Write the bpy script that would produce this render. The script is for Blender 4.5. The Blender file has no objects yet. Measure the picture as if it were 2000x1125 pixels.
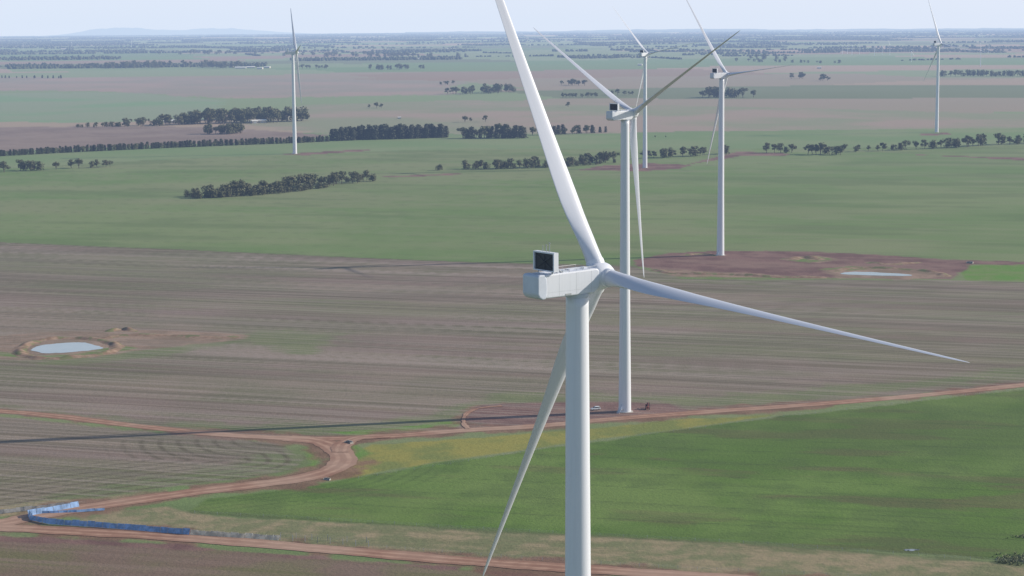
import bpy, bmesh, math, random
import numpy as np
from mathutils import Matrix, Vector
random.seed(7); rng=np.random.default_rng(7)
scene=bpy.context.scene
scene.view_settings.view_transform='Standard'
try: scene.view_settings.look='None'
except Exception: pass
scene.view_settings.exposure=0
def r_(d): return math.radians(d)

# ------------------------------------------------------------------ camera
CAMZ,PITCH,ROLL,F=196.31,0.13427,0.00693,3889.0
cd=bpy.data.cameras.new('camera'); cam=bpy.data.objects.new('camera',cd)
scene.collection.objects.link(cam)
cd.lens=70; cd.sensor_width=36; cd.clip_start=1; cd.clip_end=200000
cam.matrix_world=Matrix.Translation((0,0,CAMZ))@Matrix.Rotation(math.pi/2-PITCH,4,'X')@Matrix.Rotation(-ROLL,4,'Z')
scene.camera=cam

# ---------------------------------------------------- survey helpers (photo -> ground metres)
def drop(r):
    q=np.maximum(0,np.asarray(r,float)-5000.0); return -q*q/(2*7.3e6)
def G(px,py):
    uu=px-1000; vv=py-562.5; cr,sr=math.cos(ROLL),math.sin(ROLL)
    u=uu*cr-vv*sr; v=uu*sr+vv*cr
    cp,sp=math.cos(PITCH),math.sin(PITCH)
    d=(u, F*cp-v*sp, -F*sp-v*cp)
    z=0.0
    for _ in range(30):
        t=(z-CAMZ)/min(d[2],-1e-3)
        x,y=d[0]*t,d[1]*t
        r=math.hypot(x,y)
        if r>70000: x*=70000/r; y*=70000/r; r=70000
        zn=float(drop(r))
        if abs(zn-z)<.01: break
        z=z*.5+zn*.5
    return (x,y)
def GL(pts): return [G(*p) for p in pts]
def zg(x,y): return float(drop(math.hypot(x,y)))

# ------------------------------------------------------------------ helpers
def link(o,parent=None):
    scene.collection.objects.link(o)
    if parent is not None: o.parent=parent
    return o
def mesh_obj(name,verts,faces,mat=None,parent=None,smooth=False):
    me=bpy.data.meshes.new(name); me.from_pydata([tuple(map(float,v)) for v in verts],[],faces); me.update()
    if mat: me.materials.append(mat)
    if smooth: me.polygons.foreach_set('use_smooth',[True]*len(me.polygons))
    return link(bpy.data.objects.new(name,me),parent)
def empty(name,loc=(0,0,0)):
    e=bpy.data.objects.new(name,None); e.location=loc; return link(e)
def join_parts(parts):
    V=[];Fc=[]
    for v,f in parts:
        o=len(V); V+=list(v); Fc+=[tuple(i+o for i in q) for q in f]
    return V,Fc
def box(x0,x1,y0,y1,z0,z1):
    v=[(x0,y0,z0),(x1,y0,z0),(x1,y1,z0),(x0,y1,z0),(x0,y0,z1),(x1,y0,z1),(x1,y1,z1),(x0,y1,z1)]
    return v,[(3,2,1,0),(4,5,6,7),(0,1,5,4),(1,2,6,5),(2,3,7,6),(3,0,4,7)]
def tube(p,q,r0,r1=None,n=8):
    r1=r0 if r1 is None else r1
    p=Vector(p);q=Vector(q);d=(q-p).normalized()
    a=d.orthogonal().normalized(); b=d.cross(a)
    v=[];f=[]
    for c,r in((p,r0),(q,r1)):
        for i in range(n):
            t=2*math.pi*i/n; v.append(tuple(c+a*math.cos(t)*r+b*math.sin(t)*r))
    for i in range(n):
        j=(i+1)%n; f.append((i,j,n+j,n+i))
    f.append(tuple(range(n-1,-1,-1))); f.append(tuple(range(n,2*n)))
    return v,f
def bevel(o,w,seg=2):
    m=o.modifiers.new('bevel','BEVEL'); m.width=w; m.segments=seg; m.limit_method='ANGLE'; m.angle_limit=r_(30)
    return o

# ------------------------------------------------------------------ materials
class NT:
    def __init__(s,name):
        s.m=bpy.data.materials.new(name); s.m.use_nodes=True; s.t=s.m.node_tree
        s.t.nodes.clear(); s.out=s.t.nodes.new('ShaderNodeOutputMaterial')
    def n(s,typ,**k):
        x=s.t.nodes.new(typ)
        for a,b in k.items(): setattr(x,a,b)
        return x
    def set(s,sock,val):
        if isinstance(val,bpy.types.NodeSocket): s.t.links.new(val,sock)
        else:
            if isinstance(val,(tuple,list)) and sock.type=='RGBA' and len(val)==3: val=(*val,1)
            sock.default_value=val
    def math(s,op,a,b=None,c=None,clamp=False):
        x=s.n('ShaderNodeMath',operation=op,use_clamp=clamp); s.set(x.inputs[0],a)
        if b is not None: s.set(x.inputs[1],b)
        if c is not None: s.set(x.inputs[2],c)
        return x.outputs[0]
    def mix(s,f,a,b,bt='MIX'):
        x=s.n('ShaderNodeMix',data_type='RGBA',blend_type=bt); s.set(x.inputs[0],f); s.set(x.inputs[6],a); s.set(x.inputs[7],b); return x.outputs[2]
    def rng(s,v,a,b,c=0.0,d=1.0,smooth=True):
        x=s.n('ShaderNodeMapRange'); x.interpolation_type='SMOOTHSTEP' if smooth else 'LINEAR'
        s.set(x.inputs[0],v); s.set(x.inputs[1],a); s.set(x.inputs[2],b); s.set(x.inputs[3],c); s.set(x.inputs[4],d); return x.outputs[0]
    def pos(s):
        if not hasattr(s,'_p'): s._p=s.n('ShaderNodeNewGeometry').outputs['Position']
        return s._p
    def obj(s): return s.n('ShaderNodeTexCoord').outputs['Object']
    def noise(s,scale,detail=3,vec=None,rough=.55):
        x=s.n('ShaderNodeTexNoise'); x.inputs['Scale'].default_value=scale; x.inputs['Detail'].default_value=detail; x.inputs['Roughness'].default_value=rough
        s.set(x.inputs['Vector'],vec if vec is not None else s.pos()); return x.outputs[0]
    def mapping(s,ang,sx,sy,vec=None):
        x=s.n('ShaderNodeMapping',vector_type='POINT'); s.set(x.inputs['Vector'],vec if vec is not None else s.pos())
        x.inputs['Rotation'].default_value=(0,0,-ang)
        y=s.n('ShaderNodeMapping',vector_type='POINT'); s.set(y.inputs['Vector'],x.outputs[0]); y.inputs['Scale'].default_value=(sx,sy,0.0)
        return y.outputs[0]
    def attr(s,nm,o='Fac'):
        return s.n('ShaderNodeAttribute',attribute_name=nm).outputs[o]
    def bsdf(s,col,rough=.9,spec=.2,bump=None,metal=0,**kw):
        b=s.n('ShaderNodeBsdfPrincipled'); s.set(b.inputs['Base Color'],col); s.set(b.inputs['Roughness'],rough)
        b.inputs['Specular IOR Level'].default_value=spec; b.inputs['Metallic'].default_value=metal
        if bump is not None:
            bp=s.n('ShaderNodeBump'); bp.inputs['Strength'].default_value=bump[1]; bp.inputs['Distance'].default_value=bump[2]
            s.set(bp.inputs['Height'],bump[0]); s.t.links.new(bp.outputs[0],b.inputs['Normal'])
        s.t.links.new(b.outputs[0],s.out.inputs['Surface']); return s.m
def simple(name,col,rough=.6,var=.12,scale=.5,spec=.4,metal=0):
    n=NT(name); f=n.noise(scale,2,n.obj()); c=n.mix(f,tuple(x*(1-var) for x in col),tuple(min(1,x*(1+var)) for x in col))
    return n.bsdf(c,rough,spec,metal=metal)
def paint_mat(name,col):
    n=NT(name); o=n.obj()
    x=n.n('ShaderNodeMapping'); n.set(x.inputs['Vector'],o); x.inputs['Scale'].default_value=(1.5,1.5,.05)
    streak=n.noise(1.0,4,x.outputs[0])
    c=n.mix(n.math('MULTIPLY',n.rng(streak,.45,.75),.3),col,tuple(a*.82 for a in col))
    return n.bsdf(c,.38,.45)
M_white=paint_mat('turbine_paint',(.70,.73,.80))
M_blade=paint_mat('blade_paint',(.62,.65,.73))
M_panel=simple('nacelle_grey',(.56,.61,.70),.5)
M_dark=simple('radiator_dark',(.022,.026,.035),.5,.5,3.0)
M_steel=simple('steel',(.42,.44,.46),.45,metal=.3)
M_brace=simple('dark_brace',(.06,.065,.075),.5)
M_conc=simple('concrete',(.38,.36,.33),.9)
M_glass=simple('window_glass',(.02,.025,.03),.08,spec=.6)
M_tyre=simple('tyre_rubber',(.02,.02,.02),.85)
M_carw=simple('car_white',(.78,.79,.80),.25)
M_red=simple('machine_red',(.24,.07,.05),.45)
M_bark=simple('bark',(.13,.10,.075),.95,.4,2)

# ------------------------------------------------------------------ turbines
R=83.5; CONE,PB,HUBH,HO,TILT=.01475,.00734,149.0,5.48,.08525
def lathe(name,prof,n,axis,mat,cap0=False,cap1=True):
    V=[];Fc=[]
    for x,r in prof:
        for k in range(n):
            a=2*math.pi*k/n
            V.append((r*math.cos(a),r*math.sin(a),x) if axis=='z' else (x,r*math.cos(a),r*math.sin(a)))
    for i in range(len(prof)-1):
        for k in range(n):
            j=(k+1)%n; Fc.append((i*n+k,i*n+j,(i+1)*n+j,(i+1)*n+k))
    if cap1: Fc.append(tuple((len(prof)-1)*n+k for k in range(n)))
    if cap0: Fc.append(tuple(n-1-k for k in range(n)))
    me=bpy.data.meshes.new(name); me.from_pydata(V,[],Fc); me.materials.append(mat)
    me.polygons.foreach_set('use_smooth',[True]*len(me.polygons)); me.update(); return me
def tr(z):
    t=z/146.7
    return 3.15-(t/.35)*.5 if t<.35 else 2.65-((t-.35)/.65)*.58
me_tower=lathe('tower',[(146.7*i/60,tr(146.7*i/60)) for i in range(61)],48,'z',M_white)
def blade_mesh():
    ss=[.014,.02,.03,.045,.065,.09,.12,.15,.18,.21,.25,.3,.36,.43,.5,.57,.64,.71,.78,.84,.89,.93,.96,.98,.992,1.0]
    cs=np.interp(ss,[0,.03,.06,.12,.19,.25,.35,.5,.65,.8,.93,.97,.99,1],[3.2,3.2,3.3,4.1,4.6,4.3,3.55,2.7,2.05,1.5,1.05,.8,.45,.12])
    th=np.interp(ss,[0,.03,.06,.12,.19,.3,.5,.8,1],[1,1,.82,.48,.33,.26,.22,.18,.16])
    tw=np.interp(ss,[0,.05,.2,.4,.7,1],[10,10,8,4,1,-1])
    rd=np.interp(ss,[0,.03,.14,1],[1,1,0,0])
    n=28;V=[];Fc=[]
    for s,c,t,w,b in zip(ss,cs,th,tw,rd):
        pre=(CONE*s+PB*s*s)*R
        for k in range(n):
            a=2*math.pi*k/n
            xc,yc=math.cos(a)*c/2,math.sin(a)*c*t/2
            xf=(1+math.cos(a))/2; xx=1-xf
            yt=t/.2*(.2969*math.sqrt(max(xx,0))-.126*xx-.3516*xx**2+.2843*xx**3-.1015*xx**4)
            ya=yt*(1 if math.sin(a)>=0 else -1)*c+ .03*c*math.sin(math.pi*xx)
            xa=(xf-.68)*c
            x=xc*b+xa*(1-b); y=yc*b+ya*(1-b)
            ca,sa=math.cos(r_(w)),math.sin(r_(w))
            V.append((x*ca-y*sa+pre,x*sa+y*ca,s*R))
    m=len(ss)
    for i in range(m-1):
        for k in range(n):
            j=(k+1)%n; Fc.append((i*n+k,i*n+j,(i+1)*n+j,(i+1)*n+k))
    Fc.append(tuple(range(n-1,-1,-1))); Fc.append(tuple((m-1)*n+k for k in range(n)))
    me=bpy.data.meshes.new('blade'); me.from_pydata(V,[],Fc); me.materials.append(M_blade)
    me.polygons.foreach_set('use_smooth',[True]*len(me.polygons)); me.update(); return me
def prof_extrude(pts,w):
    n=len(pts);V=[(x,-w/2,z) for x,z in pts]+[(x,w/2,z) for x,z in pts]
    Fc=[tuple(range(n)),tuple(range(2*n-1,n-1,-1))]
    for i in range(n):
        j=(i+1)%n; Fc.append((j,i,n+i,n+j))
    return V,Fc
def tomesh(name,parts,mat):
    V,Fc=join_parts(parts); me=bpy.data.meshes.new(name); me.from_pydata(V,[],Fc); me.materials.append(mat)
    bm=bmesh.new(); bm.from_mesh(me); bmesh.ops.recalc_face_normals(bm,faces=bm.faces); bm.to_mesh(me); bm.free(); me.update(); return me
me_blade=blade_mesh()
me_hub=lathe('hub',[(-2.2,1.9),(-2.1,2.2),(-1.2,2.5),(0,2.6),(1.0,2.45),(1.9,2.0),(2.6,1.35),(3.0,.7),(3.15,.2),(3.17,0.01)],36,'x',M_white,True,False)
me_root=tomesh('blade_root',[tube((0,0,1.2),(0,0,2.85),1.72,1.72,32),tube((0,0,2.85),(0,0,3.05),1.64,1.64,32)],M_white)
me_nac=tomesh('nacelle',[prof_extrude([(-9.3,0.02),(2.2,0.02),(3.3,.7),(3.6,1.3),(3.6,4.1),(3.0,4.55),(-9.3,4.35)],4.3)],M_white)
me_rear=tomesh('nacelle_rear_cover',[prof_extrude([(-11.0,.9),(-10.6,.25),(-9.9,-.1),(-9.25,-.12),(-8.9,.4),(-8.75,2.0),(-8.9,3.6),(-9.3,4.42),(-10.6,4.4),(-11.0,4.1)],4.46)],M_panel)
me_yaw=tomesh('yaw_ring',[tube((0,0,-.55),(0,0,.05),2.2,2.25,36)],M_panel)
me_neck=tomesh('nose_collar',[tube((3.4,0,2.1),(3.75,0,2.15),1.95,1.9,32)],M_panel)
cw=2.95
fr=[box(-7.9,-6.85,-cw,-cw+.3,4.75,8.2),box(-7.9,-6.85,cw-.3,cw,4.75,8.2),box(-7.9,-6.85,-cw+.3,cw-.3,7.95,8.2),box(-7.9,-6.85,-cw+.3,cw-.3,4.75,4.95)]
me_frame=tomesh('cooler_frame',fr,M_white)
me_rad=tomesh('cooler_radiator',[box(-7.62,-7.1,-cw+.31,cw-.31,4.96,7.94)],M_dark)
me_xbr=tomesh('cooler_cross_braces',[tube((-7.75,-cw+.4,5.05),(-7.75,cw-.4,7.8),.05),tube((-7.80,cw-.4,5.05),(-7.80,-cw+.4,7.8),.05),tube((-7.72,-.0,5.01),(-7.72,0,7.84),.05)],M_brace)
br=[tube((-7.4,-1.9,4.3),(-7.4,-1.9,4.8),.16),tube((-7.4,1.9,4.3),(-7.4,1.9,4.8),.16),tube((-7.0,-1.9,6.0),(-5.2,-1.9,4.4),.09),tube((-7.0,1.9,6.0),(-5.2,1.9,4.4),.09),
    tube((-7.3,-1.0,8.2),(-7.3,-1.0,9.9),.08),tube((-7.3,-.1,8.2),(-7.3,-.1,9.5),.08),tube((-7.3,.9,8.2),(-7.3,.9,9.3),.06),
    tube((-7.3,-1.25,9.8),(-7.3,-.75,9.8),.06),tube((-7.3,-.35,9.4),(-7.3,.15,9.4),.06)]
me_brace=tomesh('cooler_struts_and_masts',br,M_steel)
me_det=tomesh('roof_hatches',[box(-5.2,-3.9,-1.9,-.9,4.42,4.72),box(-2.5,-1.3,-.6,.6,4.46,4.66),box(-6.3,-5.9,-2.0,-1.4,4.4,5.2),box(1.2,2.0,-.5,.5,4.5,4.75)],M_panel)
me_seam=tomesh('panel_seams',[box(-6.03,-6.0,-2.16,-2.148,.3,4.2),box(-2.03,-2.0,-2.16,-2.148,.3,4.2),box(1.6,1.63,-2.16,-2.148,.3,4.2),box(-8.6,3.3,-2.16,-2.148,1.05,1.07),box(-4.6,-3.2,-2.19,-2.148,.25,.55)],M_steel)
rail=[]
for yy in(-1.95,1.95):
    rail.append(tube((-5.0,yy,4.95),(2.8,yy,5.0),.03,n=5))
    for k in range(6): rail.append(tube((-5+k*1.56,yy,4.35),(-5+k*1.56,yy,4.97),.03,n=5))
me_rail=tomesh('safety_rail',rail,M_steel)
me_found=tomesh('foundation',[tube((0,0,-.3),(0,0,.22),4.3,4.1,40)],M_conc)
dr=[box(-.55,.55,-3.25,-3.0,2.2,4.4),box(-.9,.9,-4.9,-3.05,1.95,2.1)]+[box(-.9,.9,-4.9-.3*(k+1),-4.9-.3*k,1.95-.28*(k+1)-.1,1.95-.28*(k+1)) for k in range(7)]
dr+=[tube((-.9,-4.8,.1),(-.9,-4.8,3),.05),tube((.9,-4.8,.1),(.9,-4.8,3),.05),tube((-.9,-4.8,3),(-.9,-3.1,3),.05),tube((.9,-4.8,3),(.9,-3.1,3),.05)]
me_door=tomesh('entry_door_and_stairs',dr,M_panel)
def turbine(x,y,thd,phd,scale=1.0,pitch=-4.0,full=True):
    th,ph=r_(thd),r_(phd)
    E=empty('wind_turbine',(x,y,zg(x,y))); E.scale=(scale,)*3
    def add(me,name,M=Matrix.Identity(4)):
        o=bpy.data.objects.new(name,me); link(o,E); o.matrix_local=M; return o
    add(me_tower,'tower'); add(me_found,'foundation')
    yaw=Matrix.Rotation(math.pi/2-th,4,'Z')
    N=Matrix.Translation((0,0,146.7))@yaw
    o=add(me_nac,'nacelle',N); 
    if full: bevel(o,.28,3)
    o=add(me_rear,'nacelle_rear_cover',N)
    if full: bevel(o,.3,3)
    add(me_yaw,'yaw_ring',N); add(me_neck,'nose_collar',N)
    add(me_frame,'cooler_frame',N); add(me_rad,'cooler_radiator',N); add(me_brace,'cooler_struts',N)
    if full:
        add(me_xbr,'cooler_cross_braces',N)
        add(me_det,'roof_hatches',N); add(me_seam,'panel_seams',N); add(me_rail,'safety_rail',N)
        add(me_door,'entry_door',Matrix.Rotation(r_(-35),4,'Z'))
    ax=Vector((math.sin(th)*math.cos(TILT),math.cos(th)*math.cos(TILT),math.sin(TILT)))
    right=Vector((math.cos(th),-math.sin(th),0)); up=right.cross(ax)
    hub=Vector((0,0,HUBH))+ax*HO
    def basis(X,Y,Z,o):
        return Matrix(((X.x,Y.x,Z.x,o.x),(X.y,Y.y,Z.y,o.y),(X.z,Y.z,Z.z,o.z),(0,0,0,1)))
    add(me_hub,'hub',basis(ax,up.cross(ax),up,hub))
    for k in range(3):
        a=ph+k*2*math.pi/3
        d=up*math.cos(a)+right*math.sin(a)
        B=basis(ax,d.cross(ax),d,hub)
        add(me_root,'blade_root_%d'%(k+1),B); add(me_blade,'blade_%d'%(k+1),B@Matrix.Rotation(r_(pitch),4,'Z'))
    return E
TUR=[(11.88,359.5,51.7,93.8),(56.4,985.5,48.9,60.5),(174.0,1649,53.9,83.2),(177.0,2632,39.7,78.7),(-321.5,2962,80.1,81.8),(726,3400,61.3,98.4)]
for t in TUR: turbine(*t)
for px,py,s in [(1645,106,.32),(1655,105,.3),(1664,108,.36),(1679,106,.3),(1708,109,.33),(1723,107,.28),(1738,108,.33),(1780,121,.3),(1915,130,.42),(1931,104,.3),(1606,100,.26),
                (45,97,.3),(140,94,.3),(257,92,.3),(758,88,.3),(1035,96,.25)]:
    x,y=G(px,py); turbine(x,y,48+random.uniform(-8,8),random.uniform(0,120),s,full=False)

# ------------------------------------------------------------------ ground sheet
rows=[0.0,60,150,260,380,500,600]
rows+= [CAMZ*F/(p-37.0) for p in np.arange(1300,72,-2.0)]
while rows[-1]<74000: rows.append(rows[-1]*1.05)
rows=np.array(sorted(rows))[1:]
az=np.concatenate([np.linspace(-180,-25,32)[1:],np.linspace(-24.5,-16.6,14),np.linspace(-16.5,16.5,860),np.linspace(16.6,24.5,14),np.linspace(25,180,32)])
az=np.unique(az); na=len(az); nr=len(rows)
RR,AA=np.meshgrid(rows,np.radians(az),indexing='ij')
X=RR*np.sin(AA); Y=RR*np.cos(AA); Z=drop(RR)
V=np.stack([X,Y,Z],-1).reshape(-1,3)
V=np.vstack([V,[[0,0,0]]])
idx=np.arange(nr*na).reshape(nr,na); nxt=np.roll(idx,-1,axis=1)
Q=np.stack([idx[:-1],nxt[:-1],nxt[1:],idx[1:]],-1).reshape(-1,4)[:, ::-1]
me=bpy.data.meshes.new('ground')
tri=np.stack([np.full(na,nr*na),nxt[0],idx[0]],-1)
me.vertices.add(len(V)); me.vertices.foreach_set('co',V.ravel())
me.loops.add(Q.size+tri.size); me.loops.foreach_set('vertex_index',np.concatenate([Q.ravel(),tri.ravel()]))
me.polygons.add(len(Q)+len(tri))
me.polygons.foreach_set('loop_start',np.concatenate([np.arange(len(Q))*4,Q.size+np.arange(len(tri))*3]))
me.update(calc_edges=True); me.validate()
ground=link(bpy.data.objects.new('ground',me))
P2=V[:,:2].copy()
vis=(np.abs(np.arctan2(P2[:,0],P2[:,1]))<r_(26))
PV_=P2[vis]
def sd_line(pts,closed=False):
    pts=np.array(pts); d=np.full(len(PV_),1e12); px=PV_[:,0]; py=PV_[:,1]
    n=len(pts)
    for i in range(n if closed else n-1):
        a=pts[i]; b=pts[(i+1)%n]; ab=b-a; L=max(ab@ab,1e-9)
        ux=px-a[0]; uy=py-a[1]
        t=np.clip((ux*ab[0]+uy*ab[1])/L,0,1); ux=ux-t*ab[0]; uy=uy-t*ab[1]
        d=np.minimum(d,ux*ux+uy*uy)
    return np.sqrt(d)
def sd_poly(pts):
    d=sd_line(pts,True); pts=np.array(pts); ins=np.zeros(len(PV_),bool); n=len(pts)
    for i in range(n):
        x0,y0=pts[i]; x1,y1=pts[(i+1)%n]
        if y0==y1: continue
        ins^=((y0>PV_[:,1])!=(y1>PV_[:,1]))&(PV_[:,0]<(x1-x0)*(PV_[:,1]-y0)/(y1-y0)+x0)
    return np.where(ins,d,-d)
def h2(i,j,seed):
    n=(i.astype(np.int64)*374761393+j.astype(np.int64)*668265263+seed*974634777)&0xffffffff
    n=((n^(n>>13))*1274126177)&0xffffffff; n=n^(n>>16); n=(n*2246822519)&0xffffffff; n^=n>>15
    return (n&0xffffff)/16777216.0
def vn(x,y,seed):
    i=np.floor(x);j=np.floor(y);u=x-i;v=y-j;u=u*u*(3-2*u);v=v*v*(3-2*v)
    a=h2(i,j,seed);b=h2(i+1,j,seed);c=h2(i,j+1,seed);d=h2(i+1,j+1,seed)
    return (a*(1-u)+b*u)*(1-v)+(c*(1-u)+d*u)*v
_sd=[0]
def nz(scale,det=3,ang=None,sy=None,rough=.55,pts=None):
    _sd[0]+=1; p=PV_ if pts is None else pts; x,y=p[:,0],p[:,1]
    if ang is not None:
        ca,sa=math.cos(ang),math.sin(ang); x,y=x*ca+y*sa,-x*sa+y*ca
    x=x*scale; y=y*(sy if sy else scale); s=0;a=1;tt=0
    for o in range(det):
        c,sn=math.cos(.5*o),math.sin(.5*o)
        if ang is None: s=s+a*vn((x*c-y*sn)*2**o+13.7*o,(x*sn+y*c)*2**o-7.1*o,_sd[0]*17+o)
        else: s=s+a*vn(x*2**o+13.7*o,y*2**o-7.1*o,_sd[0]*17+o)
        tt+=a; a*=rough
    return .5+(s/tt-.5)*1.15
def ssm(v,a,b):
    t=np.clip((v-a)/(b-a),0,1); return t*t*(3-2*t)
def C3(c): return np.array(c)[None,:]
def mx(f,a,b): f=f[:,None] if isinstance(f,np.ndarray) else f; return a*(1-f)+b*f

def spline(pts,n=10):
    pts=[np.array(p,float) for p in pts]; o=[]
    P=[2*pts[0]-pts[1]]+pts+[2*pts[-1]-pts[-2]]
    for i in range(1,len(P)-2):
        for k in range(n):
            t=k/n; a,b,c,d=P[i-1],P[i],P[i+1],P[i+2]
            o.append(.5*((2*b)+(-a+c)*t+(2*a-5*b+4*c-d)*t*t+(-a+3*b-3*c+d)*t**3))
    o.append(pts[-1]); return o
def angle(p,q):
    a=G(*p);b=G(*q); return math.atan2(b[1]-a[1],b[0]-a[0])

road_main=spline(GL([(-150,795),(0,803),(120,814),(250,830),(400,846),(520,854),(640,857),(760,852),(900,841),(1050,832),(1200,818),(1400,803),(1600,789),(1800,772),(2000,752),(2150,737)]))
road_bend=spline(GL([(560,856),(610,860),(645,870),(668,888),(668,905),(640,921),(580,936),(480,949),(380,961),(280,975),(180,990),(90,1004),(0,1022),(-120,1038)]))
road_front=spline(GL([(-150,1024),(0,1031),(120,1037),(300,1047),(480,1060),(700,1079),(880,1094),(1060,1107),(1250,1119),(1450,1133),(1700,1152)]))
road_pad=spline(GL([(915,838),(905,826),(912,808),(935,798),(980,793)]))
road_link=spline(GL([(760,852),(700,856),(672,868),(664,884)]))
roads=[('main',road_main,4.5),('bend',road_bend,6.2),('front',road_front,5.4),('pad',road_pad,1.2),('link',road_link,4.4)]
sh=np.full(len(PV_),-1e6)
for nme,pl,hw in roads:
    sh=np.maximum(sh,(hw if nme!='pad' else 0)-sd_line(pl[::3]+[pl[-1]]))
dbend=sd_line(road_bend[::3]+[road_bend[-1]])
dfence=sd_line(GL([(-300,470),(0,474),(100,478),(300,486),(500,495),(900,512),(1240,520)]))
ddyke=sd_line(GL([(380,1000),(560,1012),(900,1033),(1500,1065),(2050,1105)]))

A_stub=angle((0,600),(1000,640)); A_fg=angle((400,1000),(1500,1062)); A_up=angle((0,400),(1500,430)); A_ll=angle((0,900),(400,925))
L=[]
L.append(('near_green',[[(-300,338),(0,330),(300,312),(580,300),(900,290),(1300,292),(1500,290),(2000,280),(2300,275),(2400,1300),(-400,1300)]],8,10,(.155,.235,.078),(.205,.26,.11),1/140,(A_up,160,9,.4,(.245,.26,.15))))
L.append(('pale_green_a',[[(-200,180),(0,182),(250,180),(430,195),(440,232),(300,236),(150,240),(0,238),(-200,240)]],15,20,(.21,.32,.17),(.26,.31,.20),1/300,None))
L.append(('pale_green_b',[[(560,272),(880,268),(1200,262),(1500,255),(2200,248),(2300,280),(1500,291),(900,291),(580,300),(300,312),(0,330),(-300,338),(-300,310),(0,302)]],8,12,(.185,.265,.115),(.23,.28,.14),1/200,None))
L.append(('tan_a',[[(-200,150),(500,152),(900,158),(880,185),(430,192),(200,178),(-200,176)]],30,30,(.30,.27,.22),(.36,.28,.235),1/300,None))
L.append(('tan_b',[[(430,238),(600,205),(900,196),(1300,205),(1700,215),(2100,225),(2200,248),(1500,255),(1000,262),(640,262)]],20,25,(.265,.28,.18),(.35,.28,.225),1/260,None))
L.append(('brown_field',[[(-200,252),(150,247),(420,248),(640,264),(600,274),(300,284),(0,296),(-200,304)]],4,6,(.225,.17,.145),(.28,.215,.18),1/120,(A_up,200,14,.4,(.30,.24,.215))))
L.append(('stubble',[[(-300,470),(0,474),(100,478),(300,486),(500,495),(900,512),(1240,520),(1330,545),(1880,548),(2060,552),(2300,560),(2300,720),(2060,745),(1800,770),(1400,802),(1100,828),(900,840),(650,855),(500,853),(250,830),(-300,785)],
   [(-300,808),(0,812),(250,838),(400,850),(540,868),(590,893),(560,917),(440,938),(280,958),(120,985),(-300,1020)]],3,4,(.175,.165,.10),(.25,.20,.15),1/70,(A_stub,520,4.5,.7,(.34,.28,.245))))
L.append(('fringe',[[(-100,800),(250,828),(480,850),(600,852),(740,848),(890,830),(915,806),(960,788),(1100,782),(1300,783),(1450,792),(1700,770),(2100,728),(2100,712),(1700,748),(1400,775),(1000,768),(860,795),(700,825),(480,832),(250,815),(-100,785)],
   [(600,868),(622,890),(618,912),(585,925),(480,938),(300,960),(140,985),(100,970),(300,930),(480,900),(560,880)],[(430,655),(560,640),(700,650),(600,690),(470,672),(250,700),(60,712),(200,690)]],9,16,(.18,.215,.09),(.145,.185,.075),1/22,None))
L.append(('fg_green',[[(370,1000),(400,975),(560,957),(690,935),(850,905),(1050,880),(1300,842),(1500,818),(2000,760),(2300,722),(2300,1130),(2000,1098),(1500,1062),(900,1030),(500,1010)]],2.5,3,(.11,.195,.035),(.15,.235,.055),1/45,(A_fg,160,4,.5,(.085,.13,.035))))
L.append(('yellow',[[(640,938),(672,915),(690,885),(720,868),(900,858),(1100,842),(1350,818),(1500,812),(1330,838),(1060,872),(860,900)]],2.5,3,(.30,.28,.075),(.20,.23,.07),1/18,None))
L.append(('bright_fringe',[[(640,845),(740,840),(880,822),(905,812),(900,832),(800,848),(700,852)],[(672,872),(700,868),(725,885),(690,905),(680,890)],[(596,872),(622,893),(618,912),(600,920),(608,900)],[(1870,520),(2010,512),(2060,548),(1890,548)]],2.0,3,(.13,.26,.045),(.18,.25,.075),1/12,None))
L.append(('dry_verge',[[(180,1000),(330,990),(380,1003),(430,1010),(900,1034),(1500,1066),(2000,1103),(2300,1135),(2300,1200),(1700,1150),(1250,1114),(1060,1102),(700,1073),(480,1055),(300,1042),(150,1020)],
    [(-300,980),(0,988),(150,975),(330,955),(330,972),(150,992),(0,1010),(-300,1030)]],2.0,4,(.33,.27,.165),(.20,.21,.105),1/9,(A_fg,30,2.2,.6,(.16,.17,.08))))
L.append(('dark_field',[[(-300,1040),(0,1046),(300,1062),(600,1086),(900,1112),(1200,1135),(1500,1160),(1500,1290),(-300,1290)]],1.5,3,(.165,.155,.075),(.20,.14,.105),1/30,(A_fg,120,3,.7,(.26,.19,.15))))
L.append(('pad_soil',[[(908,822),(915,804),(950,792),(1060,787),(1200,785),(1300,790),(1340,800),(1300,812),(1150,822),(1000,830)],
    [(1235,508),(1300,495),(1400,490),(1560,491),(1700,497),(1850,507),(2060,513),(2060,517),(1900,517),(1870,532),(1860,545),(1700,542),(1520,543),(1330,538),(1290,527),(1240,520)],
    [(1130,332),(1180,323),(1270,319),(1350,322),(1330,330),(1250,334)],[(1340,322),(1440,296),(1540,300),(1530,305),(1450,304)],
    [(1790,262),(1850,259),(1860,263),(1800,265)],[(540,302),(600,298),(720,291),(720,294),(600,303)],
    [(1760,301),(2050,310),(2050,316),(1900,308)],[(740,345),(900,338),(900,341),(760,347)],[(-60,1044),(300,1060),(900,1108),(890,1114),(300,1070),(-60,1054)]],3,4,(.165,.095,.085),(.23,.14,.12),1/14,None))
L.append(('pond_bank',[[(-60,668),(20,652),(120,646),(250,643),(400,648),(490,655),(480,663),(380,672),(250,684),(180,698),(60,704),(-60,700)],
    [(1540,505),(1600,500),(1640,506),(1600,513),(1550,511)],[(1270,526),(1330,528),(1500,535),(1560,542),(1420,544),(1330,540)],[(1610,528),(1660,520),(1800,526),(1850,540),(1760,545),(1640,543)]],3.5,6,(.23,.17,.12),(.34,.24,.18),1/16,None))
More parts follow.
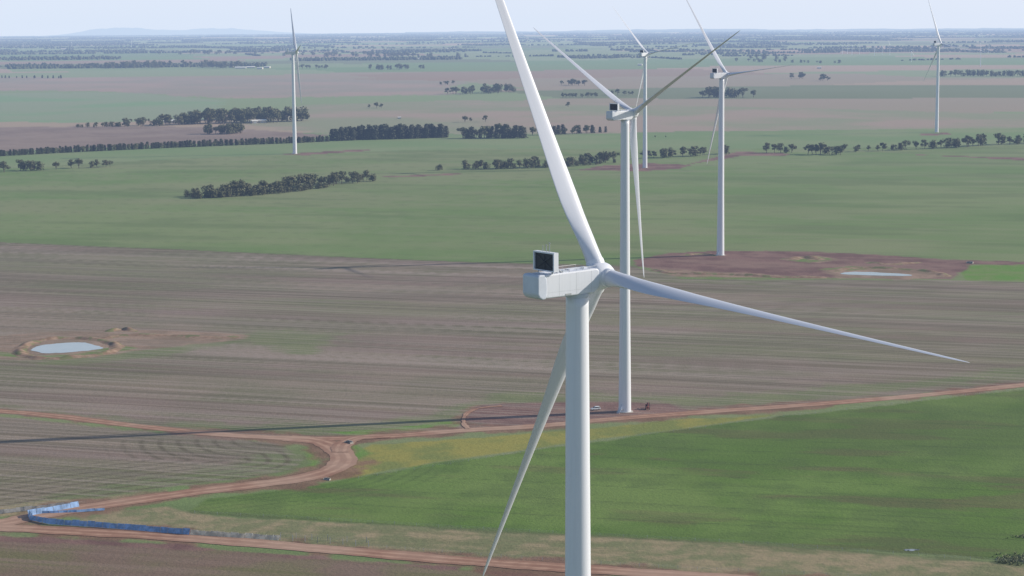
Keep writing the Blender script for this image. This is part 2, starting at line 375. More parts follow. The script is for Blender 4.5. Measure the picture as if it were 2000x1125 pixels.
L.append(('pond_grass',[[(-60,690),(60,700),(180,694),(260,680),(235,676),(150,692),(60,694),(-60,682)],[(1540,508),(1590,500),(1625,506),(1581,513)],[(1600,526),(1660,521),(1720,524),(1650,528)],[(1350,541),(1500,541),(1560,544),(1400,546)]],2,4,(.14,.22,.06),(.19,.21,.09),1/10,None))

def patch(sx,sy,ang,seed,cols,pts):
    ca,sa=math.cos(ang),math.sin(ang); x=(pts[:,0]*ca+pts[:,1]*sa)*sx; y=(-pts[:,0]*sa+pts[:,1]*ca)*sy
    i0=np.floor(x);j0=np.floor(y); best=np.full(len(x),9e9); bid=np.zeros(len(x))
    for di in(-1,0,1):
        for dj in(-1,0,1):
            i=i0+di;j=j0+dj; cx=i+.5+(h2(i,j,seed)-.5)*.7; cy=j+.5+(h2(i,j,seed+1)-.5)*.7
            d=np.maximum(abs(x-cx),abs(y-cy)); m=d<best; best=np.where(m,d,best); bid=np.where(m,h2(i,j,seed+2),bid)
    return np.array(cols)[np.minimum((bid*len(cols)).astype(int),len(cols)-1)]
PC=[(.18,.27,.12),(.33,.27,.21),(.17,.25,.11),(.25,.31,.17),(.40,.30,.235),(.17,.20,.11),(.23,.30,.15),(.32,.225,.175),(.24,.30,.16)]
col=mx(nz(1/700,3)*.3,patch(1/1500,1/900,r_(17),5,PC,PV_),C3((.26,.28,.18)))
ef=nz(1/9,4)-.5; eb=nz(1/45,3)-.5
def layercol(c1,c2,ns,stripe):
    c=mx(ssm(nz(ns,4,rough=.62),.3,.72),C3(c1),C3(c2))
    if stripe:
        ang,ln,wd,stg,c3=stripe
        s1=ssm(nz(1/ln,3,ang,1/wd,.75),.38,.72); s2=ssm(nz(1/(ln*2),2,ang,1/(wd*6)),.2,.75)
        c=mx(s1*(s2*.7+.3)*stg,c,C3(c3))
    return c
masks={}
for nme,polys,amp,soft,c1,c2,ns,stripe in L:
    d=np.full(len(PV_),-1e6)
    for pl in polys: d=np.maximum(d,sd_poly(GL(pl)))
    if nme=='pad_soil':
        m=sh+ef*16+eb*18
        col=mx(ssm(m,-6.5,0.5)*.85,col,layercol((.19,.10,.075),(.26,.15,.11),1/10,None))
    c=layercol(c1,c2,ns,stripe)
    k=ssm(d+ef*amp*2+eb*amp*2.5,-soft/2,soft/2)
    if nme=='fg_green':
        c=mx(ssm(nz(1/70,4,A_fg+.06,1/18),.56,.70)*.65,c,C3((.14,.115,.06)))
        c=mx(ssm(nz(1/160,3),.35,.7)*.55,c,C3((.095,.14,.04)))
        c=mx(ssm(nz(1/60,3),.48,.78)*.45,c,C3((.19,.26,.075)))
        c=mx(ssm(nz(1/14,3),.45,.75)*.35,c,C3((.085,.13,.04)))
        rowp=np.abs(((-PV_[:,0]*math.sin(A_fg)+PV_[:,1]*math.cos(A_fg)+eb*3)/27.0)%1-.5)
        c=mx(ssm(rowp,.46,.5)*.45,c,C3((.065,.10,.03)))
    if nme=='stubble':
        c=mx(ssm(nz(1/150,4),.38,.66)*.55,c,C3((.165,.185,.09)))
        c=mx(ssm(nz(1/380,3,A_stub+.02,1/30),.55,.70)*.5,c,C3((.195,.135,.12)))
        c=mx(ssm(nz(1/500,3,A_stub,1/9),.50,.64)*.5,c,C3((.135,.12,.08)))
        masks['stubble']=k
    if nme=='near_green':
        c=mx(ssm(nz(1/420,4,A_up,1/120),.38,.68)*.5,c,C3((.245,.255,.14)))
        c=mx(ssm(nz(1/200,4,A_up+.1,1/50),.58,.74)*.5,c,C3((.13,.18,.07)))
        rowp=np.abs(((-PV_[:,0]*math.sin(A_up)+PV_[:,1]*math.cos(A_up)+eb*6)/48.0)%1-.5)
        c=mx(ssm(rowp,.44,.5)*.35,c,C3((.135,.165,.075)))
    if nme=='fringe': k=k*.75
    if nme=='pad_soil': c=mx(ssm(nz(1/60,3,A_up,1/12),.5,.7)*.5,c,C3((.29,.20,.16)))
    col=mx(k,col,c)
    if nme=='fringe':
        near=ssm(-dbend,-95,-60)*ssm(dbend,9,16)*(PV_[:,1]<925)*masks['stubble']; st=np.abs(((dbend+eb*2)/8.5)%1-.5)
        col=mx(near*ssm(st,.26,.46)*.7,col,C3((.10,.085,.05)))
    if nme=='fg_green':
        near=ssm(-dbend,-60,-35)*ssm(dbend,8,12)*k*(PV_[:,0]<-20); st=np.abs(((dbend+eb*2)/6.0)%1-.5)
        col=mx(near*ssm(st,.28,.46)*.35,col,C3((.07,.11,.03)))
col=mx(ssm(-dfence-ef*6,-5,-1)*.6,col,C3((.12,.10,.065)))
col=mx(ssm(-ddyke-ef*8,-3.5,-.5)*.55,col,C3((.10,.12,.05)))
full=np.tile(np.array([[.20,.24,.14]]),(len(P2),1)); full[vis]=col
a=me.attributes.new('soil_colour','FLOAT_COLOR','POINT'); a.data.foreach_set('color',np.hstack([full,np.ones((len(full),1))]).astype(np.float32).ravel())
sm=np.zeros(len(P2)); sm[vis]=masks['stubble']; a=me.attributes.new('stubble_mask','FLOAT','POINT'); a.data.foreach_set('value',sm.astype(np.float32))
nt=NT('ground_fields')
c=nt.attr('soil_colour','Color')
hf=nt.noise(1/1.8,3,rough=.7)
c=nt.mix(nt.math('MULTIPLY',nt.rng(hf,.35,.75),.3),c,nt.mix(.6,c,(.03,.03,.018)))
sf=nt.noise(1.0,2,nt.mapping(A_stub,1/220,1/3.2))
c=nt.mix(nt.math('MULTIPLY',nt.math('MULTIPLY',nt.rng(sf,.45,.62),nt.attr('stubble_mask')),.4),c,(.35,.295,.255))
me.materials.append(nt.bsdf(c,.95,.1,bump=(hf,.5,.6)))

# ------------------------------------------------------------------ roads
def road_mat():
    n=NT('gravel_road'); a=n.attr('across')
    tr=n.rng(n.math('ABSOLUTE',n.math('SUBTRACT',n.math('ABSOLUTE',a),.42)),.08,.26)
    c=n.mix(n.rng(n.noise(1/6,4),.35,.65),(.45,.28,.20),(.34,.195,.135))
    c=n.mix(n.math('MULTIPLY',tr,.6),c,(.23,.12,.08))
    c=n.mix(n.math('MULTIPLY',n.rng(n.noise(1/60,3),.4,.62),.45),c,(.48,.35,.27))
    return n.bsdf(c,.9,.15)
M_road=road_mat()
def ribbon(name,pl,hw,z=.06):
    out=[pl[0]]
    for p in pl[1:]:
        q=out[-1]; d=np.linalg.norm(p-q); k=max(1,int(d/6))
        for i in range(1,k+1): out.append(q+(p-q)*i/k)
    V=[];Fc=[];A=[]
    wob=lambda s:math.sin(s*.37)*.35+math.sin(s*.91+2)*.25+random.uniform(-.3,.3)
    for i,p in enumerate(out):
        a=out[max(0,i-1)];b=out[min(len(out)-1,i+1)]; t=(b-a)/max(np.linalg.norm(b-a),1e-6); nrm=np.array([-t[1],t[0]])
        l=hw+wob(i); r=hw+wob(i+50)
        for k,w in((-1,-r),(-.5,-r/2),(0,0),(.5,l/2),(1,l)):
            q=p+nrm*w; V.append((q[0],q[1],z+zg(*q)+.05*(1-abs(k)))); A.append(k)
    for i in range(len(out)-1):
        for k in range(4): o=i*5+k; Fc.append((o,o+5,o+6,o+1)[::-1])
    o=mesh_obj(name,V,Fc,M_road,smooth=True)
    at=o.data.attributes.new('across','FLOAT','POINT'); at.data.foreach_set('value',A); return o
for i,(nme,pl,hw) in enumerate(roads): ribbon('gravel_road',pl,hw,.06+.05*i)

# ------------------------------------------------------------------ water and banks
def water(name,a,b_): 
    n=NT(name); return n.bsdf(n.mix(n.noise(1/12,3),a,b_),.12,.6,bump=(n.noise(1/.7,2),.15,.03))
M_water=water('muddy_water',(.40,.44,.46),(.50,.53,.55)); M_water2=water('pad_pond_water',(.26,.28,.29),(.36,.38,.38))
def pond(name,pts,mat,z=.1):
    w=spline([*GL(pts),G(*pts[0])],6)[:-1]
    V=[(p[0]+random.uniform(-.4,.4),p[1]+random.uniform(-.8,.8),z) for p in w]
    c=np.mean(np.array(V),0); V.append(tuple(c)); n=len(w)
    o=mesh_obj(name,V,[(i,(i+1)%n,n) for i in range(n)],mat)
    bm=bmesh.new(); bm.from_mesh(o.data)
    for f in bm.faces:
        f.normal_update()
        if f.normal.z<0: f.normal_flip()
    bm.to_mesh(o.data); bm.free(); return o
pond('pond_water',[(58,684),(75,676),(110,671),(160,669),(185,674),(200,681),(150,687),(90,690)],M_water)
pond('pond_water',[(1640,534),(1665,531),(1710,532),(1775,536),(1772,539),(1700,538),(1650,536)],M_water2)
pond('pond_water',[(1765,1074),(1795,1073),(1790,1075),(1770,1076)],M_water2)
n=NT('bank_soil'); cc=n.mix(n.rng(n.noise(1/5,4),.35,.65),(.23,.155,.105),(.34,.24,.175))
M_soil=n.bsdf(n.mix(n.math('MULTIPLY',n.rng(n.noise(1/9,3),.48,.6),.85),cc,(.16,.18,.08)),.95,.1)
def ridge(name,pts,w,h,closed=False):
    pl=spline(GL(pts)+([G(*pts[0])] if closed else []),8); V=[];Fc=[]; m=9
    for i,p in enumerate(pl):
        a=pl[max(0,i-1)];b=pl[min(len(pl)-1,i+1)]; t=(b-a)/max(np.linalg.norm(b-a),1e-6); nrm=np.array([-t[1],t[0]])
        e=1 if closed else min(1,min(i,len(pl)-1-i)/4)
        hh=h*(.75+.35*math.sin(i*.7)+random.uniform(-.15,.15))*e
        for k in range(m):
            s=-1+2*k/(m-1); q=p+nrm*s*w*(1+.15*math.sin(i*1.1))
            V.append((q[0],q[1],-.05+hh*(math.cos(s*math.pi)+1)/2+random.uniform(0,.12)*h*(1-abs(s))))
    for i in range(len(pl)-1):
        for k in range(m-1): o=i*m+k; Fc.append((o+1,o+m+1,o+m,o))
    return mesh_obj(name,V,Fc,M_soil,smooth=True)
ridge('earth_bank',[(40,692),(42,679),(78,665),(130,660),(192,664),(228,676),(205,690),(140,698),(78,700)],5,1.3,True)
ridge('earth_bank',[(195,662),(240,655),(330,655),(420,659),(470,658)],6,.9)
ridge('earth_bank',[(1275,526),(1320,534),(1420,536),(1520,541),(1620,542)],6,1.5)
ridge('earth_bank',[(1620,530),(1680,523),(1780,527),(1830,533),(1850,541)],6,1.3)
ridge('earth_bank',[(1535,508),(1570,503),(1610,508)],8,1.8)
ridge('earth_bank',[(1330,499),(1370,496),(1400,500)],5,1.2)
ridge('earth_bank',[(1690,512),(1740,516),(1800,512)],6,1.2)
ridge('earth_bank',[(205,648),(240,643),(265,648)],4,1.6)

# ------------------------------------------------------------------ trees
def leaf_mat(name,ca,cb):
    n=NT(name); oi=n.n('ShaderNodeObjectInfo').outputs['Random']
    c=n.mix(n.rng(n.noise(.6,2,n.obj()),.3,.7),ca,cb)
    c=n.mix(n.math('MULTIPLY',oi,.45),c,tuple((a*.6+.02) for a in cb))
    return n.bsdf(c,.7,.25)
M_leaf=leaf_mat('eucalypt_leaves',(.075,.09,.04),(.18,.18,.09))
M_pine=leaf_mat('cypress_leaves',(.035,.048,.028),(.08,.09,.05))
def tree_mesh(kind,seed):
    rr=random.Random(seed); V=[];Fc=[];mi=[]
    def addp(part,m):
        v,f=part;o=len(V);V.extend(v)
        for q in f: Fc.append(tuple(i+o for i in q)); mi.append(m)
    H=12.0; lobes=[]
    if kind=='gum':
        th=H*rr.uniform(.15,.28); lean=(rr.uniform(-.6,.6),rr.uniform(-.6,.6))
        addp(tube((0,0,-.3),(lean[0],lean[1],th),.42,.27,7),0)
        for k in range(rr.randint(6,8)):
            a=2*math.pi*k/6+rr.uniform(-.4,.4); rad=rr.uniform(1.4,4.2); hz_=rr.uniform(.36,.84)*H
            e=(lean[0]+rad*math.cos(a),lean[1]+rad*math.sin(a),hz_)
            mid=(lean[0]+.45*rad*math.cos(a),lean[1]+.45*rad*math.sin(a),th+(hz_-th)*.6)
            addp(tube((lean[0],lean[1],th-.2),mid,.2,.14,5),0); addp(tube(mid,e,.14,.06,5),0)
            lobes.append((e,rr.uniform(1.7,2.7),rr.uniform(1.3,2.1),62))
        lobes.append(((lean[0],lean[1],H*.8),rr.uniform(1.8,2.6),2.0,80))
    elif kind=='pine':
        addp(tube((0,0,-.3),(0,0,H*.8),.4,.1,6),0)
        for k in range(9):
            z=H*(.06+.84*k/8); w=3.4*(1-.35*(k/8)**2)
            a=rr.uniform(0,6.3); addp(tube((0,0,z),(w*.7*math.cos(a),w*.7*math.sin(a),z+.5),.1,.04,4),0)
            lobes.append(((rr.uniform(-.5,.5),rr.uniform(-.5,.5),z),w,1.4,60))
    else:
        for k in range(4): 
            a=rr.uniform(0,6.3); e=(2.2*math.cos(a),2.2*math.sin(a),rr.uniform(5,8)); addp(tube((0,0,-.3),e,.25,.08,5),0)
            lobes.append((e,rr.uniform(2.2,3.2),rr.uniform(2,3),60))
            lobes.append(((e[0]*1.3,e[1]*1.3,rr.uniform(1.5,3.5)),rr.uniform(2,2.8),rr.uniform(1.6,2.4),45))
    for (cx,cy,cz),rw,rh,n in lobes:
        for _ in range(n):
            d=Vector((rr.gauss(0,1),rr.gauss(0,1),rr.gauss(0,1)))
            if d.length<.1: d=Vector((0,0,1))
            d.normalize(); k=rr.uniform(.55,1.08)
            c=Vector((cx+d.x*rw*k,cy+d.y*rw*k,cz+d.z*rh*k))
            nn=(d+Vector((rr.gauss(0,.5),rr.gauss(0,.5),rr.gauss(0,.5)))).normalized()
            a=nn.orthogonal().normalized(); b=nn.cross(a); s=rr.uniform(.4,.85)
            t=rr.uniform(0,6.3); a,b=a*math.cos(t)+b*math.sin(t),b*math.cos(t)-a*math.sin(t)
            o=len(V); V.extend([tuple(c+a*s),tuple(c+b*s*.7),tuple(c-a*s*.8),tuple(c-b*s*.9)]); Fc.append((o,o+1,o+2,o+3)); mi.append(1)
    m=bpy.data.meshes.new(kind+'_tree'); m.from_pydata(V,[],Fc); m.materials.append(M_bark); m.materials.append(M_pine if kind=='pine' else M_leaf)
    m.polygons.foreach_set('material_index',mi); m.update(); return m
TREES={'gum':[tree_mesh('gum',i) for i in range(7)],'pine':[tree_mesh('pine',20+i) for i in range(4)],'bush':[tree_mesh('bush',40+i) for i in range(4)]}
def belt(name,pts,hpx,spacing,width,kinds=('gum',),gap=0.0,jit=.2):
    w=GL(pts); E=None
    hs=hpx if isinstance(hpx,(list,tuple)) else [hpx]*len(w)
    for i in range(len(w)-1):
        a=np.array(w[i]);b=np.array(w[i+1]); L_=np.linalg.norm(b-a); t=(b-a)/max(L_,1e-6); nr_=np.array([-t[1],t[0]])
        k=max(1,int(L_/spacing))
        for j in range(k):
            if random.random()<gap: continue
            f=(j+random.uniform(-.4,.4))/k; f=min(max(f,0),1)
            q=a+(b-a)*f+nr_*random.uniform(-1,1)*width*.5
            hp=hs[i]+(hs[i+1]-hs[i])*f
            h=hp*math.hypot(*q)/F*random.uniform(1-jit*1.6,1+jit*.6)
            kind=random.choice(kinds)
            if E is None: E=empty(name)
            o=bpy.data.objects.new('tree',random.choice(TREES[kind])); link(o,E)
            s=h/12.0; wv=random.uniform(.9,1.25)
            if kind=='bush': s*=1.15
            o.matrix_local=Matrix.LocRotScale(Vector((q[0],q[1],zg(*q))),Matrix.Rotation(random.uniform(0,6.3),3,'Z'),Vector((s*wv,s*wv,s)))
B=belt
g='gum';p='pine';b='bush'
B('tree_belt',[(372,386),(480,380),(560,370),(640,362),(730,352)],[22,30,26,24,18],5,28,(g,g,b),jit=.25)
B('tree_belt',[(376,388),(480,383),(560,376),(640,366)],[16,18,14,12],5,10,(b,))
B('tree_row',[(858,333),(890,332)],17,12,8,(g,b))
B('tree_row',[(905,330),(930,330),(1000,329),(1090,325),(1130,320),(1205,316)],[24,22,22,22,20,22],7,22,(g,g,b),.05)
B('tree_row',[(930,331),(1090,327),(1205,318)],[13,13,12],8,10,(b,),.2)
B('tree_row',[(1265,310),(1330,306),(1375,303),(1430,299)],[18,20,20,15],8,22,(g,g,b),.05)
B('tree_belt',[(905,270),(960,270),(1030,269)],[24,26,28],6,40,(p,g,p))
B('tree_belt',[(1040,264),(1100,262),(1190,258)],[16,17,15],7,22,(p,g))
B('cypress_row',[(650,275),(700,273),(780,271),(876,268)],[24,27,28,25],3.8,18,(p,),jit=.16)
B('cypress_hedge',[(-60,308),(0,305),(150,297),(300,290),(450,284),(560,280),(645,276)],[12,12,13,13,13,13,12],4.2,5,(p,p,b),jit=.1)
B('tree_belt',[(150,249),(200,248),(260,247)],[9,10,13],8,16,(g,b))
B('tree_belt',[(255,247),(320,244),(380,242),(450,240),(520,239),(600,236)],[18,20,27,27,28,26],6,60,(g,g,b),.03,.25)
B('tree_belt',[(360,238),(450,232),(540,230)],[20,22,20],8,50,(g,))
B('tree_clump',[(408,261),(440,262),(472,259)],[18,22,20],5,22,(g,b))
B('tree_clump',[(-30,336),(20,336)],[20,22],8,14,(g,)); B('tree_clump',[(40,333),(60,333),(90,333)],[24,20,18],7,12,(g,b))
B('tree_clump',[(108,331),(125,330)],[16,14],10,8,(g,)); B('tree_clump',[(135,329),(168,328)],[22,24],9,10,(g,)); B('tree_clump',[(180,328),(225,325)],[20,16],9,10,(g,b))
B('tree_clump',[(1502,298),(1525,299),(1555,299)],[24,20,17],7,16,(g,b)); B('tree_clump',[(1578,302),(1650,302)],[22,22],6,18,(g,g,b))
B('tree_row',[(1655,296),(1720,294),(1800,291),(1880,287),(1940,283),(2060,278)],[15,15,17,22,22,22],9,22,(g,g,b),.1)
B('tree_clump',[(878,183),(930,183),(995,178)],[13,18,15],10,90,(g,g,b)); B('tree_clump',[(855,166),(900,165)],8,18,60,(g,))
B('tree_row',[(1097,191),(1150,190),(1180,189)],[10,11,11],10,40,(g,)); B('tree_row',[(1185,186),(1245,186)],[12,12],12,40,(g,))
B('tree_clump',[(1375,190),(1410,191),(1455,189)],[20,21,18],10,80,(g,b)); B('tree_clump',[(722,211),(755,211)],12,11,30,(g,))
B('tree_clump',[(912,239),(935,238)],13,10,16,(g,)); B('tree_clump',[(948,238),(957,238)],19,8,5,(g,)); B('tree_clump',[(1108,209),(1118,209)],11,12,8,(g,))
B('tree_clump',[(1090,166),(1140,168)],12,16,60,(g,)); B('tree_clump',[(1600,158),(1628,158)],13,14,50,(g,)); B('tree_clump',[(1540,154),(1580,153)],12,20,60,(g,))
B('tree_row',[(1838,149),(1900,149),(2060,149)],[12,13,13],14,60,(g,b)); B('tree_clump',[(742,137),(820,134)],[12,12],16,120,(g,b))
B('tree_row',[(-40,152),(130,153)],6,20,30,(p,)); B('tree_clump',[(145,132),(250,134),(335,130)],[8,14,14],16,220,(g,b))
B('tree_clump',[(390,131),(480,133)],[14,14],16,200,(g,b)); B('tree_row',[(590,134),(650,135)],9,20,60,(g,)); B('tree_clump',[(255,239),(300,238)],8,14,20,(g,))
B('tree_row',[(1280,268),(1330,268)],4,16,10,(b,))
B('tree_clump',[(350,106),(480,106)],9,30,500,(g,b)); B('tree_clump',[(640,108),(860,112)],9,26,700,(g,b)); B('tree_clump',[(1480,116),(1510,117)],11,20,200,(g,b)); B('tree_row',[(1440,120),(1640,124)],7,30,80,(g,b))

nf=NT('far_tree_foliage'); M_far=nf.bsdf(nf.mix(nf.noise(1/25,2),(.04,.055,.03),(.09,.10,.06)),.8,.15)
def far_trees(name,rmin,rmax,nb,size,seed):
    rr=np.random.default_rng(seed); C=[]
    for _ in range(nb):
        r=math.exp(rr.uniform(math.log(rmin),math.log(rmax))); a=r_(rr.uniform(-17,17))
        cx,cy=r*math.sin(a),r*math.cos(a)
        o=r_(17)+rr.choice([0,math.pi/2],p=[.6,.4])+rr.normal(0,.15)
        Lb=rr.uniform(120,700)*(1+r/14000); Wb=rr.choice([12,30,90,240],p=[.25,.25,.3,.2])*(1+r/20000)
        n=int(Lb*max(1,Wb/60)/size*rr.uniform(.5,1.2))+2
        u=rr.uniform(-.5,.5,n)*Lb; w=rr.uniform(-.5,.5,n)*Wb
        C.append(np.stack([cx+u*math.cos(o)-w*math.sin(o),cy+u*math.sin(o)+w*math.cos(o),rr.uniform(.5,1.2,n)*rr.uniform(8,15)],-1))
    C=np.vstack(C); n=len(C); k=6; ang=np.arange(k)*2*math.pi/k
    base=np.concatenate([np.stack([np.cos(ang)*.75,np.sin(ang)*.75,np.full(k,0.0)],-1),np.stack([np.cos(ang+.4),np.sin(ang+.4),np.full(k,.5)],-1),np.stack([np.cos(ang)*.6,np.sin(ang)*.6,np.full(k,.86)],-1),[[0,0,1]]])
    VV=base[None]*np.stack([np.full(n,size*.62),np.full(n,size*.62),C[:,2]],-1)[:,None]
    VV=VV*(1+rr.normal(0,.16,VV.shape)); VV[:,:,:2]+=C[:,None,:2]; VV[:,:,2]+=drop(np.hypot(C[:,0],C[:,1]))[:,None]-.5
    fs=[]
    for ring in(0,k):
        for i in range(k):
            j=(i+1)%k; fs+= [(ring+i,ring+j,ring+k+j),(ring+i,ring+k+j,ring+k+i)]
    for i in range(k): fs.append((2*k+i,2*k+(i+1)%k,3*k))
    fs=np.array(fs); FF=(fs[None]+(np.arange(n)*(3*k+1))[:,None,None]).reshape(-1,3)
    m=bpy.data.meshes.new(name); Vf=VV.reshape(-1,3)
    m.vertices.add(len(Vf)); m.vertices.foreach_set('co',Vf.ravel()); m.loops.add(FF.size); m.loops.foreach_set('vertex_index',FF.ravel())
    m.polygons.add(len(FF)); m.polygons.foreach_set('loop_start',np.arange(len(FF))*3); m.update(calc_edges=True)
    m.materials.append(M_far); link(bpy.data.objects.new(name,m))
far_trees('distant_tree_belt',8500,11500,16,12,1)
far_trees('distant_tree_belt',11500,21000,115,16,2)
far_trees('distant_tree_belt',21000,50000,340,32,3)

def skyline(name,r,a0,a1,fn,col,n=300):
    nn=NT(name+'_mat'); m=nn.bsdf(nn.mix(nn.noise(1/900,3),tuple(c*.8 for c in col),tuple(c*1.2 for c in col)),.95,.1)
    V=[];Fc=[]
    for i in range(n+1):
        a=r_(a0+(a1-a0)*i/n); z=fn(i/n)
        for rr2,zz in((r-2500,float(drop(r-2500))-20),(r-900,float(drop(r))*.3+z*.7),(r,z),(r+2500,float(drop(r+2500))-20)):
            V.append((rr2*math.sin(a),rr2*math.cos(a),zz))
    for i in range(n):
        for k in range(3): o=i*4+k; Fc.append((o,o+4,o+5,o+1)[::-1])
    return mesh_obj(name,V,Fc,m,smooth=True)
def fb(t,fr,seed):
    s=0;a=1
    for o in range(6): s+=a*math.sin(t*fr*6.283*(1.9**o)+seed*(o+1)*1.7); a*=.6
    return s/2.4
skyline('distant_rise',46000,-19,19,lambda t: CAMZ-46000*.00665-25+ 28*fb(t,3,1.3)+14*max(0,fb(t,23,2.2))+ (60 if t>.42 else 15)*max(0,min(1,(t-.2)*4)),(.08,.10,.06),700)
def hills(t):
    return CAMZ-62000*.0070+ 310*math.exp(-((t-.33)/.16)**2)*(.85+.15*fb(t,4,1))+ 240*math.exp(-((t-.62)/.12)**2)*(.9+.2*fb(t,5,2))+60*math.exp(-((t-.8)/.1)**2)
skyline('distant_hills',62000,-14,-4.5,hills,(.04,.06,.05),200)

# ------------------------------------------------------------------ farm buildings
M_roofw=simple('white_roof',(.72,.72,.70),.5); M_wallb=simple('shed_wall',(.45,.42,.38),.8)
def shed(name,px,py,L_,W_,H_,ang,mroof=M_roofw):
    x,y=G(px,py); E=empty(name,(x,y,zg(x,y))); E.rotation_euler=(0,0,ang)
    V,Fc=box(-L_/2,L_/2,-W_/2,W_/2,0,H_); mesh_obj('walls',V,Fc,M_wallb,E)
    e=.5; rv=[(-L_/2-e,-W_/2-e,H_-.1),(L_/2+e,-W_/2-e,H_-.1),(L_/2+e,W_/2+e,H_-.1),(-L_/2-e,W_/2+e,H_-.1),(-L_/2-e,0,H_+W_*.22),(L_/2+e,0,H_+W_*.22)]
    mesh_obj('roof',rv,[(0,1,5,4),(2,3,4,5),(0,4,3),(1,2,5),(3,2,1,0)],mroof,E)
    V,Fc=box(-2,2,-W_/2-.1,-W_/2-.01,0,H_*.8); mesh_obj('door',V,Fc,M_steel,E)
    V,Fc=join_parts([box(L_*.3,L_*.3+2,-W_/2-.08,-W_/2-.01,1.2,2.4),box(-L_*.3-2,-L_*.3,-W_/2-.08,-W_/2-.01,1.2,2.4)]); mesh_obj('windows',V,Fc,M_glass,E)
for px,py,l,w in [(470,134,45,16),(490,133,34,14),(508,135,24,12),(522,133,26,12),(452,132,18,10),(1600,134,16,9),(125,97,40,16),(880,97,45,16),(820,116,22,12),(1250,128,18,10)]:
    shed('farm_shed',px,py,l,w,5,r_(random.uniform(-25,25)))
shed('farm_house',330,240,22,12,4,.2); shed('farm_shed',512,240,16,10,5,.1); shed('farm_shed',497,241,12,9,5,.4); shed('farm_shed',780,232,6,5,3,.1)

# ------------------------------------------------------------------ fences
def shade_mat(name,col):
    n=NT(name); c=n.mix(n.rng(n.noise(1/2.5,3),.35,.65),tuple(a*.75 for a in col),tuple(min(1,a*1.3) for a in col)); return n.bsdf(c,.6,.3)
M_blue=shade_mat('blue_mesh_cloth',(.20,.33,.56)); M_cream=shade_mat('cream_panel',(.66,.55,.40)); M_grey=shade_mat('grey_mesh',(.26,.26,.26))
def panel_fence(name,pts,mat,h=2.0,step=3.0,lean=.9):
    w=[np.array(q) for q in GL(pts)]; E=empty(name); PV=[];PS=[]
    for i in range(len(w)-1):
        a,b=w[i],w[i+1]; L_=np.linalg.norm(b-a); k=max(1,int(L_/step)); t=(b-a)/L_; nr_=np.array([-t[1],t[0]])
        ln=nr_*(1 if nr_[1]>0 else -1)
        for j in range(k):
            p=a+(b-a)*(j/k)+nr_*random.uniform(-.1,.1); q=a+(b-a)*((j+.97)/k)+nr_*random.uniform(-.1,.1); hh=h*random.uniform(.85,1.05)
            le=ln*lean*random.uniform(.8,1.2)
            m=(p+q)/2+nr_*random.uniform(-.15,.15)
            v=[]
            for off in(-.03,.03):
                for c in(p,m,q):
                    cc=c+nr_*off; v+=[(cc[0],cc[1],.12),(cc[0]+le[0],cc[1]+le[1],hh)]
            f=[(0,2,3,1),(2,4,5,3),(7,9,8,6),(9,11,10,8),(1,3,9,7),(3,5,11,9)]
            PV.append((v,f)); PS.append(tube((p[0],p[1],-.1),(p[0]+le[0],p[1]+le[1],hh+.15),.05,n=5))
    V,Fc=join_parts(PV); mesh_obj('panels',V,Fc,mat,E); V,Fc=join_parts(PS); mesh_obj('posts',V,Fc,M_steel,E)
panel_fence('blue_mesh_fence',[(155,990),(105,999),(55,1008),(58,1016),(95,1024),(200,1031),(370,1045)],M_blue,2.3,lean=.8)
panel_fence('blue_mesh_fence',[(62,1004),(150,1001),(205,997)],M_blue,1.1,lean=.4)
panel_fence('cream_panel_fence',[(371,1045),(450,1050),(545,1056)],M_cream,1.8,2.6,lean=1.4)
panel_fence('grey_mesh_fence',[(-80,1006),(0,1004),(80,995),(155,987)],M_grey,1.9,lean=.2)
def wire_fence(name,pts,h=1.25,step=7,r=.06):
    w=[np.array(q) for q in GL(pts)]; PS=[]
    for i in range(len(w)-1):
        a,b=w[i],w[i+1]; L_=np.linalg.norm(b-a); k=max(1,int(L_/step))
        for j in range(k+1):
            p=a+(b-a)*j/k; PS.append(tube((p[0],p[1],-.1),(p[0],p[1],h*random.uniform(.9,1.1)),r,n=5))
        for z in(.5,.85,1.15): PS.append(tube((a[0],a[1],z*h/1.25),(b[0],b[1],z*h/1.25),.012,n=3))
    V,Fc=join_parts(PS); mesh_obj(name,V,Fc,M_steel)
wire_fence('wire_fence',[(548,1055),(620,1060),(720,1068)],2.4,5,.12); wire_fence('wire_fence',[(548,1050),(640,1056),(716,1060),(720,1068)],2.2,6,.1)
wire_fence('wire_fence',[(720,1068),(900,1082),(1100,1098),(1400,1115),(1700,1128)]); wire_fence('wire_fence',[(380,1003),(560,1012),(900,1032),(1500,1064),(2050,1104)],1.2,9)
wire_fence('wire_fence',[(700,935),(1050,880),(1500,818),(2050,755)],1.2,9)
def tussocks(name,poly_pts,n,h,mat,sp=(2.5,4.5)):
    w=np.array(GL(poly_pts)); V=[];Fc=[]
    for _ in range(n):
        i=random.randrange(len(w)-1); f=random.random(); c=w[i]*(1-f)+w[i+1]*f; c=c+np.array([random.gauss(0,sp[0]),random.gauss(0,sp[1])])
        hh=h*random.uniform(.5,1.3)
        for k in range(6):
            a=random.uniform(0,6.3); s=hh*.9; o=len(V)
            V+=[(c[0]-.2*math.sin(a),c[1]+.2*math.cos(a),0),(c[0]+.2*math.sin(a),c[1]-.2*math.cos(a),0),(c[0]+s*math.cos(a),c[1]+s*math.sin(a),hh)]; Fc.append((o,o+1,o+2))
    mesh_obj(name,V,Fc,mat)
M_rush=leaf_mat('rushes',(.16,.19,.08),(.26,.27,.13))
tussocks('rushes',[(1965,1099),(1985,1093),(2030,1092)],320,.9,M_rush,(2,3)); tussocks('rushes',[(1985,1050),(2020,1048)],40,.6,M_rush,(1.5,1.5))

